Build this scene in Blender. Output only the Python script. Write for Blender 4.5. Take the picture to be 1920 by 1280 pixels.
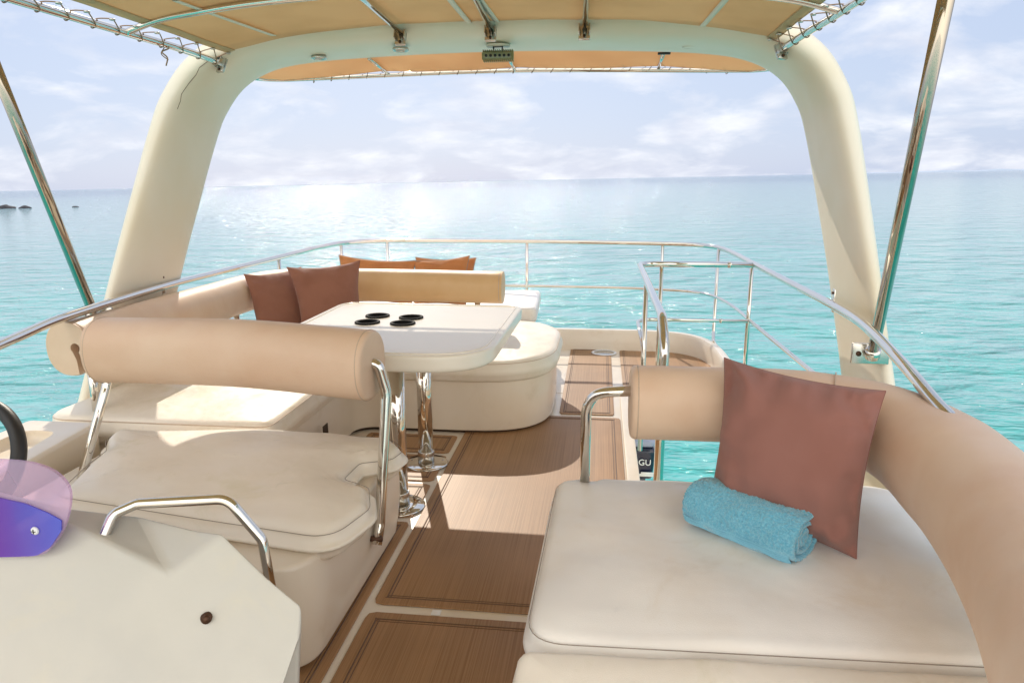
import bpy, bmesh, math, random
from mathutils import Vector, Matrix, noise
R = math.radians; PI = math.pi
random.seed(7)
scene = bpy.context.scene
for o in list(bpy.data.objects): bpy.data.objects.remove(o)
col = scene.collection

# ------------------------------------------------------------------ camera
cam_d = bpy.data.cameras.new('camera'); cam = bpy.data.objects.new('camera', cam_d); col.objects.link(cam)
cam_d.sensor_fit = 'HORIZONTAL'; cam_d.sensor_width = 36.0; cam_d.lens = 1350/1920*36.0
cam_d.clip_start = 0.05; cam_d.clip_end = 90000
cr = Vector((0.9927016, 0.12056109, -0.00292648)); cu = Vector((-0.02369311, 0.21876818, 0.97548917)); cf = Vector((-0.11824626, 0.96830032, -0.22002799))
cam.matrix_world = Matrix(((cr.x, cu.x, -cf.x, 0), (cr.y, cu.y, -cf.y, 0), (cr.z, cu.z, -cf.z, 1.6), (0, 0, 0, 1)))
scene.camera = cam

# ------------------------------------------------------------------ sun and sky
HEEL = 0.0173                     # the boat lies heeled about one degree to the sea
SX, SY, SZ = -0.325, 1.0, 0.735   # direction towards the sun
sun_dir = Vector((SX, SY, SZ)).normalized()
sd = bpy.data.lights.new('sun', 'SUN'); sd.energy = 2.6; sd.angle = R(0.53); sd.color = (1.0, 0.90, 0.76)
sun = bpy.data.objects.new('sun', sd); col.objects.link(sun); sun.location = (0, 0, 30)
sun.rotation_euler = sun_dir.to_track_quat('Z', 'Y').to_euler()
w = bpy.data.worlds.new('World'); scene.world = w; w.use_nodes = True
nt = w.node_tree; nt.nodes.clear()
def N(t, **k):
    n = nt.nodes.new(t)
    for a, b in k.items(): setattr(n, a, b)
    return n
def L(a, b): nt.links.new(a, b)
out = N('ShaderNodeOutputWorld'); bg = N('ShaderNodeBackground'); bg.inputs['Strength'].default_value = 0.10
sky = N('ShaderNodeTexSky', sky_type='NISHITA', sun_disc=False)
sky.sun_elevation = math.asin(sun_dir.z); sky.sun_rotation = math.atan2(sun_dir.x, sun_dir.y)
sky.air_density = 1.0; sky.dust_density = 1.2; sky.ozone_density = 1.0; sky.altitude = 0
tc = N('ShaderNodeTexCoord'); mp = N('ShaderNodeMapping', vector_type='POINT'); mp.inputs['Rotation'].default_value = (0, HEEL, 0)
L(tc.outputs['Generated'], mp.inputs['Vector']); L(mp.outputs['Vector'], sky.inputs['Vector'])
sep = N('ShaderNodeSeparateXYZ'); L(mp.outputs['Vector'], sep.inputs[0])
def M(op, a, b=None, clamp=False):
    n = N('ShaderNodeMath', operation=op); n.use_clamp = clamp
    for i, v in enumerate((a, b)):
        if v is None: continue
        if isinstance(v, (int, float)): n.inputs[i].default_value = v
        else: L(v, n.inputs[i])
    return n.outputs[0]
zc = M('MAXIMUM', sep.outputs['Z'], 0.0)
den = M('ADD', zc, 0.30)
cx = M('DIVIDE', sep.outputs['X'], den); cy = M('DIVIDE', sep.outputs['Y'], den)
cmb = N('ShaderNodeCombineXYZ'); L(cx, cmb.inputs[0]); L(cy, cmb.inputs[1])
n1 = N('ShaderNodeTexNoise'); n1.inputs['Scale'].default_value = 2.1; n1.inputs['Detail'].default_value = 9; n1.inputs['Roughness'].default_value = 0.56; n1.inputs['Distortion'].default_value = 0.35
L(cmb.outputs[0], n1.inputs['Vector'])
r1 = N('ShaderNodeValToRGB'); r1.color_ramp.elements[0].position = 0.46; r1.color_ramp.elements[1].position = 0.60
L(n1.outputs['Fac'], r1.inputs['Fac'])
n2 = N('ShaderNodeTexNoise'); n2.inputs['Scale'].default_value = 5.5; n2.inputs['Detail'].default_value = 7
L(cmb.outputs[0], n2.inputs['Vector'])
r2 = N('ShaderNodeValToRGB'); r2.color_ramp.elements[0].position = 0.35; r2.color_ramp.elements[1].position = 0.72
r2.color_ramp.elements[0].color = (6.1, 6.4, 7.3, 1); r2.color_ramp.elements[1].color = (8.4, 8.5, 8.8, 1)
L(n2.outputs['Fac'], r2.inputs['Fac'])
# thin milky veil over the whole sky, then the clouds
veil = N('ShaderNodeMix', data_type='RGBA'); veil.inputs[0].default_value = 0.88
L(sky.outputs['Color'], veil.inputs[6]); veil.inputs[7].default_value = (4.4, 5.2, 6.9, 1)
cl = N('ShaderNodeMix', data_type='RGBA')
L(M('MULTIPLY', r1.outputs['Color'], 0.85), cl.inputs[0]); L(veil.outputs[2], cl.inputs[6]); L(r2.outputs['Color'], cl.inputs[7])
# added brightness in the unseen sky behind the camera, lifts the shaded deck
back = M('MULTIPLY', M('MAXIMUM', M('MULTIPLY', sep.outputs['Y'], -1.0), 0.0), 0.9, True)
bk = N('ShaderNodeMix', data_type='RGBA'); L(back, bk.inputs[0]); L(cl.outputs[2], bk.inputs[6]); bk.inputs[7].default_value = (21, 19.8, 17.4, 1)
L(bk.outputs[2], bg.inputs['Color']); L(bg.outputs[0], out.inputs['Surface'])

scene.view_settings.view_transform = 'Standard'; scene.view_settings.look = 'None'
scene.view_settings.exposure = 0.38; scene.view_settings.gamma = 1.0
try: scene.cycles.use_denoising = True
except Exception: pass
scene.cycles.max_bounces = 10; scene.cycles.diffuse_bounces = 5; scene.cycles.glossy_bounces = 5
scene.cycles.transparent_max_bounces = 8; scene.cycles.caustics_reflective = False; scene.cycles.caustics_refractive = False
scene.cycles.sample_clamp_indirect = 6

# ------------------------------------------------------------------ materials
def mat(name, base, rough=0.5, metal=0.0, var=0.0, vscale=3.0, var2=None, bump=0.0, bscale=200.0, coat=0.0, spec=0.5, trans=0.0, bump2=0.0, b2scale=6.0, sheen=0.0, vlo=.42, vhi=.68, roughvar=0, stains=()):
    m = bpy.data.materials.new(name); m.use_nodes = True; t = m.node_tree; p = t.nodes['Principled BSDF']
    p.inputs['Base Color'].default_value = (*base, 1); p.inputs['Roughness'].default_value = rough; p.inputs['Metallic'].default_value = metal
    p.inputs['Coat Weight'].default_value = coat; p.inputs['Coat Roughness'].default_value = 0.12; p.inputs['Specular IOR Level'].default_value = spec
    p.inputs['Sheen Weight'].default_value = sheen
    g = t.nodes.new('ShaderNodeNewGeometry')
    def noise_(s, d=6):
        n = t.nodes.new('ShaderNodeTexNoise'); n.inputs['Scale'].default_value = s; n.inputs['Detail'].default_value = d
        t.links.new(g.outputs['Position'], n.inputs['Vector']); return n
    if var2 is not None:
        n = noise_(vscale); r = t.nodes.new('ShaderNodeValToRGB'); r.color_ramp.elements[0].position = vlo; r.color_ramp.elements[1].position = vhi
        r.color_ramp.elements[0].color = (*base, 1); r.color_ramp.elements[1].color = (*var2, 1)
        t.links.new(n.outputs['Fac'], r.inputs['Fac']); t.links.new(r.outputs['Color'], p.inputs['Base Color'])
    for k, (sc_, ss_, lo_, hi_, am_) in enumerate(stains):
        n = noise_(ss_, 8); n.inputs['Roughness'].default_value = .62; n.inputs['Distortion'].default_value = .6
        mr = t.nodes.new('ShaderNodeMapRange'); mr.inputs[1].default_value = lo_; mr.inputs[2].default_value = hi_; mr.inputs[4].default_value = am_
        t.links.new(n.outputs['Fac'], mr.inputs[0]); mx_ = t.nodes.new('ShaderNodeMix'); mx_.data_type = 'RGBA'; t.links.new(mr.outputs[0], mx_.inputs[0])
        bc = p.inputs['Base Color']
        if bc.links: t.links.new(bc.links[0].from_socket, mx_.inputs[6])
        else: mx_.inputs[6].default_value = bc.default_value[:]
        mx_.inputs[7].default_value = (*sc_, 1); t.links.new(mx_.outputs[2], bc)
    if roughvar:
        n = noise_(vscale*3); mr = t.nodes.new('ShaderNodeMapRange'); mr.inputs[1].default_value = .35; mr.inputs[2].default_value = .7
        mr.inputs[3].default_value = rough; mr.inputs[4].default_value = rough+roughvar
        t.links.new(n.outputs['Fac'], mr.inputs[0]); t.links.new(mr.outputs[0], p.inputs['Roughness'])
    last = None
    if bump:
        n = noise_(bscale, 3); b = t.nodes.new('ShaderNodeBump'); b.inputs['Strength'].default_value = bump; b.inputs['Distance'].default_value = 0.002
        t.links.new(n.outputs['Fac'], b.inputs['Height']); last = b
    if bump2:
        n = noise_(b2scale, 2); b = t.nodes.new('ShaderNodeBump'); b.inputs['Strength'].default_value = bump2; b.inputs['Distance'].default_value = 0.03
        t.links.new(n.outputs['Fac'], b.inputs['Height'])
        if last: t.links.new(last.outputs[0], b.inputs['Normal'])
        last = b
    if last: t.links.new(last.outputs[0], p.inputs['Normal'])
    if trans:
        tr = t.nodes.new('ShaderNodeBsdfTranslucent'); mx = t.nodes.new('ShaderNodeMixShader'); mx.inputs[0].default_value = trans
        src = p.inputs['Base Color'].links[0].from_socket if p.inputs['Base Color'].links else None
        if src: t.links.new(src, tr.inputs[0])
        else: tr.inputs[0].default_value = (*base, 1)
        o = t.nodes['Material Output']; t.links.new(p.outputs[0], mx.inputs[1]); t.links.new(tr.outputs[0], mx.inputs[2]); t.links.new(mx.outputs[0], o.inputs[0])
    return m
gel = mat('white gelcoat', (.80, .72, .61), .28, var2=(.77, .67, .54), vscale=2.2, coat=.3, bump2=.06, b2scale=3, bump=.05, bscale=60, roughvar=.15, stains=(((.62, .50, .36), 3.5, .56, .75, .45), ((.4, .34, .28), 45, .73, .8, .5)))
gel_a = mat('aged arch gelcoat', (.88, .80, .67), .34, var2=(.84, .74, .57), vscale=1.6, coat=.08, bump2=.04, b2scale=3, bump=.05, bscale=60, roughvar=.12)
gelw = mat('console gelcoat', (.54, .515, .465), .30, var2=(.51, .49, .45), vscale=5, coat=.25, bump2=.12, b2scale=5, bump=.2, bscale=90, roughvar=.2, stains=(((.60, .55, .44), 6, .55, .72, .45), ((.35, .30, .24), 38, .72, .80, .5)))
vinyl = mat('cream vinyl', (.87, .80, .70), .34, var2=(.83, .75, .63), vscale=3.5, bump=.35, bscale=380, bump2=.22, b2scale=7, roughvar=.18, stains=(((.66, .60, .40), 4.2, .55, .72, .55), ((.42, .42, .42), 9, .66, .80, .5)))
vinyl_w = mat('white vinyl', (.87, .84, .80), .36, var2=(.83, .77, .70), vscale=3.0, bump=.35, bscale=380, bump2=.22, b2scale=5.5, roughvar=.15, stains=(((.66, .54, .40), 3.1, .56, .74, .5), ((.5, .5, .52), 11, .70, .82, .4)))
vinyl_t = mat('tan vinyl', (.73, .54, .40), .40, var2=(.69, .48, .34), vscale=4, bump=.4, bscale=380, bump2=.2, b2scale=6, roughvar=.14, stains=(((.76, .60, .48), 2.6, .5, .7, .3), ((.52, .36, .25), 14, .72, .82, .3)))
vinyl_s = mat('shade-tinted ochre vinyl', (.68, .45, .24), .36, var2=(.62, .39, .19), vscale=4, bump=.3, bscale=420, bump2=.14, b2scale=6, roughvar=.12)  # rear roll: yellowing plus its warm shade, both put into the colour
vinyl_y = mat('yellowed vinyl', (.72, .55, .30), .40, var2=(.66, .47, .22), vscale=3, bump=.25, bscale=420, bump2=.2, b2scale=9)
chrome = mat('polished steel', (.72, .69, .64), .045, 1.0)
pole_m = mat('darkened pole steel', (.46, .41, .34), .06, 1.0)  # dark brown reflections on the poles put into the metal colour
steel = mat('brushed steel', (.62, .6, .56), .25, 1.0)
black = mat('black plastic', (.012, .012, .014), .3)
black_m = mat('matt black plastic', (.008, .008, .009), .7, spec=.15)
rubber = mat('black leather', (.02, .02, .022), .42, bump=.4, bscale=260)
thread = mat('grey thread', (.30, .25, .21), .8)
seam_m = mat('seam welt', (.55, .42, .32), .5)
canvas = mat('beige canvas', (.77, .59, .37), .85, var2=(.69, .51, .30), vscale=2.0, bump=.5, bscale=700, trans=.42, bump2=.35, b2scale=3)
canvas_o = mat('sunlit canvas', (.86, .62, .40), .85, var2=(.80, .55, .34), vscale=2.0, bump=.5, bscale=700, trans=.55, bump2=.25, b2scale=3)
canvas_e = mat('canvas hem', (.72, .58, .36), .85, bump=.5, bscale=700, trans=.3)
white_strap = mat('white strap', (.8, .76, .66), .7)
cord_m = mat('tan cord', (.36, .24, .16), .8, bump=.6, bscale=900)
pil_r = mat('dusty rose cloth', (.31, .14, .115), .9, var2=(.285, .125, .10), vscale=5, bump=.7, bscale=700, sheen=.15)
pil_b = mat('russet cloth', (.29, .12, .078), .85, var2=(.25, .10, .064), vscale=6, bump=.5, bscale=900, sheen=.2, bump2=.15, b2scale=16)
pil_o = mat('orange canvas', (.62, .27, .10), .8, var2=(.55, .23, .08), vscale=6, bump=.4, bscale=900, trans=.25, bump2=.2, b2scale=14)
terry = mat('blue terry', (.13, .44, .62), .95, var2=(.25, .58, .73), vscale=160, bump=1.0, bscale=520, sheen=.6)
terry_band = mat('blue woven band', (.24, .56, .72), .8, bump=.6, bscale=300)
rock_m = mat('dark rock', (.05, .05, .06), .9, bump2=.6, b2scale=2)
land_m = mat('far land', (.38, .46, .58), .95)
navy = mat('navy cowling', (.008, .01, .035), .25, coat=.5)
grey_p = mat('grey cowling', (.35, .37, .5), .3)
whitep = mat('white paint', (.85, .85, .85), .4)
dark_gap = mat('dark gap', (.06, .035, .02), .7)
brownish = mat('rusty bolt', (.10, .05, .03), .5, .6)
caulk = mat('brown groove', (.15, .085, .05), .6)

def acrylic(name, c, rough, alpha):
    m = bpy.data.materials.new(name); m.use_nodes = True; t = m.node_tree; p = t.nodes['Principled BSDF']
    p.inputs['Base Color'].default_value = (*c, 1); p.inputs['Roughness'].default_value = rough; p.inputs['Coat Weight'].default_value = .6
    tr = t.nodes.new('ShaderNodeBsdfTransparent'); tr.inputs[0].default_value = (*[min(1, x*1.5+.1) for x in c], 1)
    mx = t.nodes.new('ShaderNodeMixShader'); mx.inputs[0].default_value = alpha
    t.links.new(tr.outputs[0], mx.inputs[1]); t.links.new(p.outputs[0], mx.inputs[2]); t.links.new(mx.outputs[0], t.nodes['Material Output'].inputs[0])
    return m
acr = acrylic('violet acrylic', (.62, .50, .66), .10, .38)
acr_band = acrylic('deep violet film', (.17, .10, .62), .08, .68)
_t = acr_band.node_tree; _g = _t.nodes.new('ShaderNodeNewGeometry'); _s = _t.nodes.new('ShaderNodeSeparateXYZ'); _t.links.new(_g.outputs['Position'], _s.inputs[0])
_m = _t.nodes.new('ShaderNodeMapRange'); _m.inputs[1].default_value = -1.36; _m.inputs[2].default_value = -1.18; _t.links.new(_s.outputs[0], _m.inputs[0])
_r = _t.nodes.new('ShaderNodeValToRGB'); _r.color_ramp.elements[0].color = (.20, .055, .46, 1); _r.color_ramp.elements[1].color = (.10, .15, .72, 1)
_t.links.new(_m.outputs[0], _r.inputs[0]); _t.links.new(_r.outputs[0], _t.nodes['Principled BSDF'].inputs['Base Color'])

def teak():
    m = bpy.data.materials.new('teak decking'); m.use_nodes = True; t = m.node_tree; p = t.nodes['Principled BSDF']
    g = t.nodes.new('ShaderNodeNewGeometry'); mpp = t.nodes.new('ShaderNodeMapping'); t.links.new(g.outputs['Position'], mpp.inputs[0])
    mpp.inputs['Scale'].default_value = (260, 1.1, 1)
    n = t.nodes.new('ShaderNodeTexNoise'); n.inputs['Scale'].default_value = 1.0; n.inputs['Detail'].default_value = 3; t.links.new(mpp.outputs[0], n.inputs['Vector'])
    r = t.nodes.new('ShaderNodeValToRGB'); r.color_ramp.elements[0].position = .32; r.color_ramp.elements[1].position = .62
    r.color_ramp.elements[0].color = (.28, .145, .06, 1); r.color_ramp.elements[1].color = (.39, .22, .105, 1)
    t.links.new(n.outputs['Fac'], r.inputs['Fac'])
    # broad boards, each a slightly different brown
    sx = t.nodes.new('ShaderNodeSeparateXYZ'); t.links.new(g.outputs['Position'], sx.inputs[0])
    d = t.nodes.new('ShaderNodeMath'); d.operation = 'MULTIPLY'; d.inputs[1].default_value = 5.6; t.links.new(sx.outputs[0], d.inputs[0])
    f = t.nodes.new('ShaderNodeMath'); f.operation = 'FLOOR'; t.links.new(d.outputs[0], f.inputs[0])
    wn = t.nodes.new('ShaderNodeTexWhiteNoise'); wn.noise_dimensions = '1D'; t.links.new(f.outputs[0], wn.inputs['W'])
    mr = t.nodes.new('ShaderNodeMapRange'); mr.inputs[3].default_value = .9; mr.inputs[4].default_value = 1.12; t.links.new(wn.outputs['Value'], mr.inputs[0])
    mx = t.nodes.new('ShaderNodeMix'); mx.data_type = 'RGBA'; mx.blend_type = 'MULTIPLY'; mx.inputs[0].default_value = 1
    t.links.new(r.outputs[0], mx.inputs[6]); t.links.new(mr.outputs[0], mx.inputs[7])
    n2 = t.nodes.new('ShaderNodeTexNoise'); n2.inputs['Scale'].default_value = 2.5; n2.inputs['Detail'].default_value = 5; t.links.new(g.outputs['Position'], n2.inputs['Vector'])
    mr2 = t.nodes.new('ShaderNodeMapRange'); mr2.inputs[1].default_value = .3; mr2.inputs[2].default_value = .7; mr2.inputs[3].default_value = .9; mr2.inputs[4].default_value = 1.1; t.links.new(n2.outputs['Fac'], mr2.inputs[0])
    mx2 = t.nodes.new('ShaderNodeMix'); mx2.data_type = 'RGBA'; mx2.blend_type = 'MULTIPLY'; mx2.inputs[0].default_value = 1
    t.links.new(mx.outputs[2], mx2.inputs[6]); t.links.new(mr2.outputs[0], mx2.inputs[7]); t.links.new(mx2.outputs[2], p.inputs['Base Color'])
    p.inputs['Roughness'].default_value = .5
    b = t.nodes.new('ShaderNodeBump'); b.inputs['Strength'].default_value = .3; b.inputs['Distance'].default_value = .001
    t.links.new(n.outputs['Fac'], b.inputs['Height']); t.links.new(b.outputs[0], p.inputs['Normal'])
    return m
teak_m = teak()

def water():
    m = bpy.data.materials.new('turquoise sea'); m.use_nodes = True; t = m.node_tree; p = t.nodes['Principled BSDF']
    g = t.nodes.new('ShaderNodeNewGeometry')
    def nz(s, d, sc=(1, 1, 1), rough=.6):
        mm = t.nodes.new('ShaderNodeMapping'); mm.inputs['Scale'].default_value = sc; t.links.new(g.outputs['Position'], mm.inputs[0])
        n = t.nodes.new('ShaderNodeTexNoise'); n.inputs['Scale'].default_value = s; n.inputs['Detail'].default_value = d; n.inputs['Roughness'].default_value = rough
        t.links.new(mm.outputs[0], n.inputs['Vector']); return n.outputs['Fac']
    c = t.nodes.new('ShaderNodeValToRGB'); c.color_ramp.elements[0].position = .38; c.color_ramp.elements[1].position = .60
    c.color_ramp.elements[0].color = (.0, .25, .24, 1); c.color_ramp.elements[1].color = (.05, .53, .48, 1)
    # patches of wind and depth, broken by drawn-out ripples of two sizes
    ad = t.nodes.new('ShaderNodeMath'); ad.operation = 'MULTIPLY_ADD'; ad.inputs[1].default_value = .45; t.links.new(nz(.06, 5, (1, 1.6, 1)), ad.inputs[0])
    ad2 = t.nodes.new('ShaderNodeMath'); ad2.operation = 'MULTIPLY_ADD'; ad2.inputs[1].default_value = .35; ad2.inputs[2].default_value = 0; t.links.new(nz(1.3, 4, (.55, 1.7, 1)), ad2.inputs[0])
    ad3 = t.nodes.new('ShaderNodeMath'); ad3.operation = 'MULTIPLY_ADD'; ad3.inputs[1].default_value = .20; t.links.new(nz(5, 3, (.5, 1.6, 1)), ad3.inputs[0]); t.links.new(ad2.outputs[0], ad3.inputs[2])
    t.links.new(ad3.outputs[0], ad.inputs[2]); t.links.new(ad.outputs[0], c.inputs['Fac'])
    # colour by distance: turquoise near the boat, then paler, then darker blue
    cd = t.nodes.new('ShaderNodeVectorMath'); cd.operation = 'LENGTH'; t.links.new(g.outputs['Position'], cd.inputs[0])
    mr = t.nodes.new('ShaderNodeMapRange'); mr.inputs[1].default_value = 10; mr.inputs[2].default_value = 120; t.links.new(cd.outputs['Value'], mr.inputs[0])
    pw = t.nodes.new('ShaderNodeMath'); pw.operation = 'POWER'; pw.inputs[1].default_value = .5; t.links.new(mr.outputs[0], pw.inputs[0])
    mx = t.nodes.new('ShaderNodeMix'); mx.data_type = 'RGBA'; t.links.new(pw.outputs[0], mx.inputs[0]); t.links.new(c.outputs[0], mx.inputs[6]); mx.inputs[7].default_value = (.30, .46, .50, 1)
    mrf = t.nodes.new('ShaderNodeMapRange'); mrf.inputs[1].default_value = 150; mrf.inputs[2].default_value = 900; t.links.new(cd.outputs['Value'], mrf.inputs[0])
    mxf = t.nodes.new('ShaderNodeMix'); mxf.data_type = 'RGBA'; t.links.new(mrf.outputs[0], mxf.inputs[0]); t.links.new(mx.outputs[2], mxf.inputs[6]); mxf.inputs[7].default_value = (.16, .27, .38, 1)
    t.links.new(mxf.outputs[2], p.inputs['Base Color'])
    p.inputs['Roughness'].default_value = .055; p.inputs['IOR'].default_value = 1.33
    prev = None
    for s, d, sc, st, dist in ((.3, 2, (.8, 1.2, 1), 1, 1.8), (1.5, 3, (.6, 1.4, 1), 1, .42)):
        b = t.nodes.new('ShaderNodeBump'); b.inputs['Strength'].default_value = st; b.inputs['Distance'].default_value = dist
        t.links.new(nz(s, d, sc), b.inputs['Height'])
        if prev: t.links.new(prev.outputs[0], b.inputs['Normal'])
        prev = b
    t.links.new(prev.outputs[0], p.inputs['Normal'])
    return m

# ------------------------------------------------------------------ helpers
origin = {}
def link(name, V, F, m, parent=None, smooth=True, sharp=None):
    me = bpy.data.meshes.new(name)
    if parent is not None:
        root = parent
        while root.parent: root = root.parent
        o0 = origin[root.name]
    else:
        xs = [v[0] for v in V]; ys = [v[1] for v in V]; zs = [v[2] for v in V]
        o0 = Vector(((min(xs)+max(xs))/2, (min(ys)+max(ys))/2, min(zs)))
    me.from_pydata([(v[0]-o0[0], v[1]-o0[1], v[2]-o0[2]) for v in V], [], F); me.validate(); me.update()
    bm = bmesh.new(); bm.from_mesh(me); bmesh.ops.recalc_face_normals(bm, faces=bm.faces); bm.to_mesh(me); bm.free()
    if smooth:
        for p in me.polygons: p.use_smooth = True
        if sharp is not None: me.set_sharp_from_angle(angle=R(sharp))
    me.materials.append(m)
    o = bpy.data.objects.new(name, me); col.objects.link(o)
    if parent is None: o.location = o0; origin[o.name] = Vector(o0)
    else: o.parent = parent
    return o
def thing(name, label, cat, loc, group=None):
    o = bpy.data.objects.new(name, None); o.empty_display_size = .1; col.objects.link(o); o.location = loc; origin[o.name] = Vector(loc)
    o['label'] = label; o['category'] = cat
    if group: o['group'] = group
    return o
def tag(o, label, cat, group=None):
    o['label'] = label; o['category'] = cat
    if group: o['group'] = group
    return o
def structure(o): o['kind'] = 'structure'; return o
def join(parts):
    V = []; F = []
    for v, f in parts:
        b = len(V); V += list(v); F += [tuple(i+b for i in q) for q in f]
    return V, F
def spline(pts, n=8, closed=False):
    P = [Vector(p) for p in pts]; out = []; m = len(P)
    rng = range(m) if closed else range(m-1)
    for i in rng:
        p1, p2 = P[i], P[(i+1) % m]
        p0 = P[i-1] if (closed or i > 0) else p1*2-p2
        p3 = P[(i+2) % m] if (closed or i+2 < m) else p2*2-p1
        for k in range(n):
            t = k/n
            out.append(.5*((2*p1)+(p2-p0)*t+(2*p0-5*p1+4*p2-p3)*t*t+(3*p1-p0-3*p2+p3)*t**3))
    if not closed: out.append(P[-1])
    return out
def fillet(pts, r, n=8):
    P = [Vector(p) for p in pts]; out = [P[0]]
    for i in range(1, len(P)-1):
        rr = r[i-1] if isinstance(r, (list, tuple)) else r
        a = (P[i-1]-P[i]); b = (P[i+1]-P[i]); la, lb = a.length, b.length; a.normalize(); b.normalize()
        ang = a.angle(b)
        if ang > PI-.02 or rr <= 0: out.append(P[i]); continue
        d = min(rr/math.tan(ang/2), la*.49, lb*.49)
        s, e = P[i]+a*d, P[i]+b*d
        for k in range(n+1):
            t = k/n; out.append(s*(1-t)**2+P[i]*2*t*(1-t)+e*t*t)
    out.append(P[-1]); return out
def tube(pts, r, seg=14, closed=False, cap=True):
    P = [Vector(p) for p in pts]; n = len(P); V = []; F = []
    T = []
    for i in range(n):
        if closed: t = P[(i+1) % n]-P[i-1]
        else: t = P[min(i+1, n-1)]-P[max(i-1, 0)]
        T.append(t.normalized())
    ref = Vector((0, 0, 1)) if abs(T[0].z) < .9 else Vector((1, 0, 0))
    u = (ref-T[0]*ref.dot(T[0])).normalized()
    for i in range(n):
        u = (u-T[i]*u.dot(T[i])).normalized(); v = T[i].cross(u)
        rr = r[i] if isinstance(r, (list, tuple)) else r
        for k in range(seg):
            a = 2*PI*k/seg; V.append(P[i]+u*math.cos(a)*rr+v*math.sin(a)*rr)
    for i in range(n if closed else n-1):
        j = (i+1) % n
        for k in range(seg):
            l = (k+1) % seg; F.append((i*seg+k, i*seg+l, j*seg+l, j*seg+k))
    if not closed and cap:
        F.append(tuple(range(seg))[::-1]); F.append(tuple((n-1)*seg+k for k in range(seg)))
    return V, F
def lathe(profile, c, seg=40, axis='z'):
    V = []; F = []; n = len(profile)
    for k in range(seg):
        a = 2*PI*k/seg
        for (r, h) in profile:
            q = (r*math.cos(a), r*math.sin(a), h)
            if axis == 'y': q = (q[0], q[2], q[1])
            if axis == 'x': q = (q[2], q[0], q[1])
            V.append((c[0]+q[0], c[1]+q[1], c[2]+q[2]))
    for k in range(seg):
        l = (k+1) % seg
        for i in range(n-1): F.append((k*n+i, l*n+i, l*n+i+1, k*n+i+1))
    if profile[0][0] > 1e-6: F.append(tuple(k*n for k in range(seg)))
    if profile[-1][0] > 1e-6: F.append(tuple(k*n+n-1 for k in range(seg))[::-1])
    return V, F
def box(x0, x1, y0, y1, z0, z1, bev=.004, mtx=None):
    bm = bmesh.new(); bmesh.ops.create_cube(bm, size=1)
    for v in bm.verts: v.co = Vector(((x0+x1)/2+v.co.x*(x1-x0), (y0+y1)/2+v.co.y*(y1-y0), (z0+z1)/2+v.co.z*(z1-z0)))
    if bev: bmesh.ops.bevel(bm, geom=list(bm.edges), offset=bev, segments=2, affect='EDGES', profile=.5)
    if mtx: bm.transform(mtx)
    bm.verts.ensure_lookup_table(); V = [v.co.copy() for v in bm.verts]; F = [tuple(v.index for v in f.verts) for f in bm.faces]; bm.free()
    return V, F
def round_poly(pts, r, step=.025):
    """closed 2D outline with rounded corners, evenly resampled"""
    P = [Vector((p[0], p[1])) for p in pts]; n = len(P); out = []
    for i in range(n):
        rr = r[i] if isinstance(r, (list, tuple)) else r
        a = P[i-1]-P[i]; b = P[(i+1) % n]-P[i]; la, lb = a.length, b.length; a.normalize(); b.normalize()
        ang = math.acos(max(-1, min(1, a.dot(b))))
        if rr <= 0 or ang > PI-.03: out.append(P[i]); continue
        d = min(rr/math.tan(ang/2), la*.49, lb*.49); s, e = P[i]+a*d, P[i]+b*d
        for k in range(13): t = k/12; out.append(s*(1-t)**2+P[i]*2*t*(1-t)+e*t*t)
    seg = [(out[(i+1) % len(out)]-out[i]).length for i in range(len(out))]; tot = sum(seg); m = max(12, int(tot/step)); res = []; i = 0; acc = 0
    for k in range(m):
        d = tot*k/m
        while acc+seg[i] < d: acc += seg[i]; i += 1
        t = (d-acc)/seg[i] if seg[i] else 0; res.append(out[i].lerp(out[(i+1) % len(out)], t))
    if sum(res[i].x*res[(i+1) % m].y-res[(i+1) % m].x*res[i].y for i in range(m)) < 0: res.reverse()
    return res
def offset(poly, d):
    n = len(poly); o = []
    for i in range(n):
        t = (poly[(i+1) % n]-poly[i-1]).normalized(); o.append(poly[i]+Vector((t.y, -t.x))*d)   # outward for CCW
    return o
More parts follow.
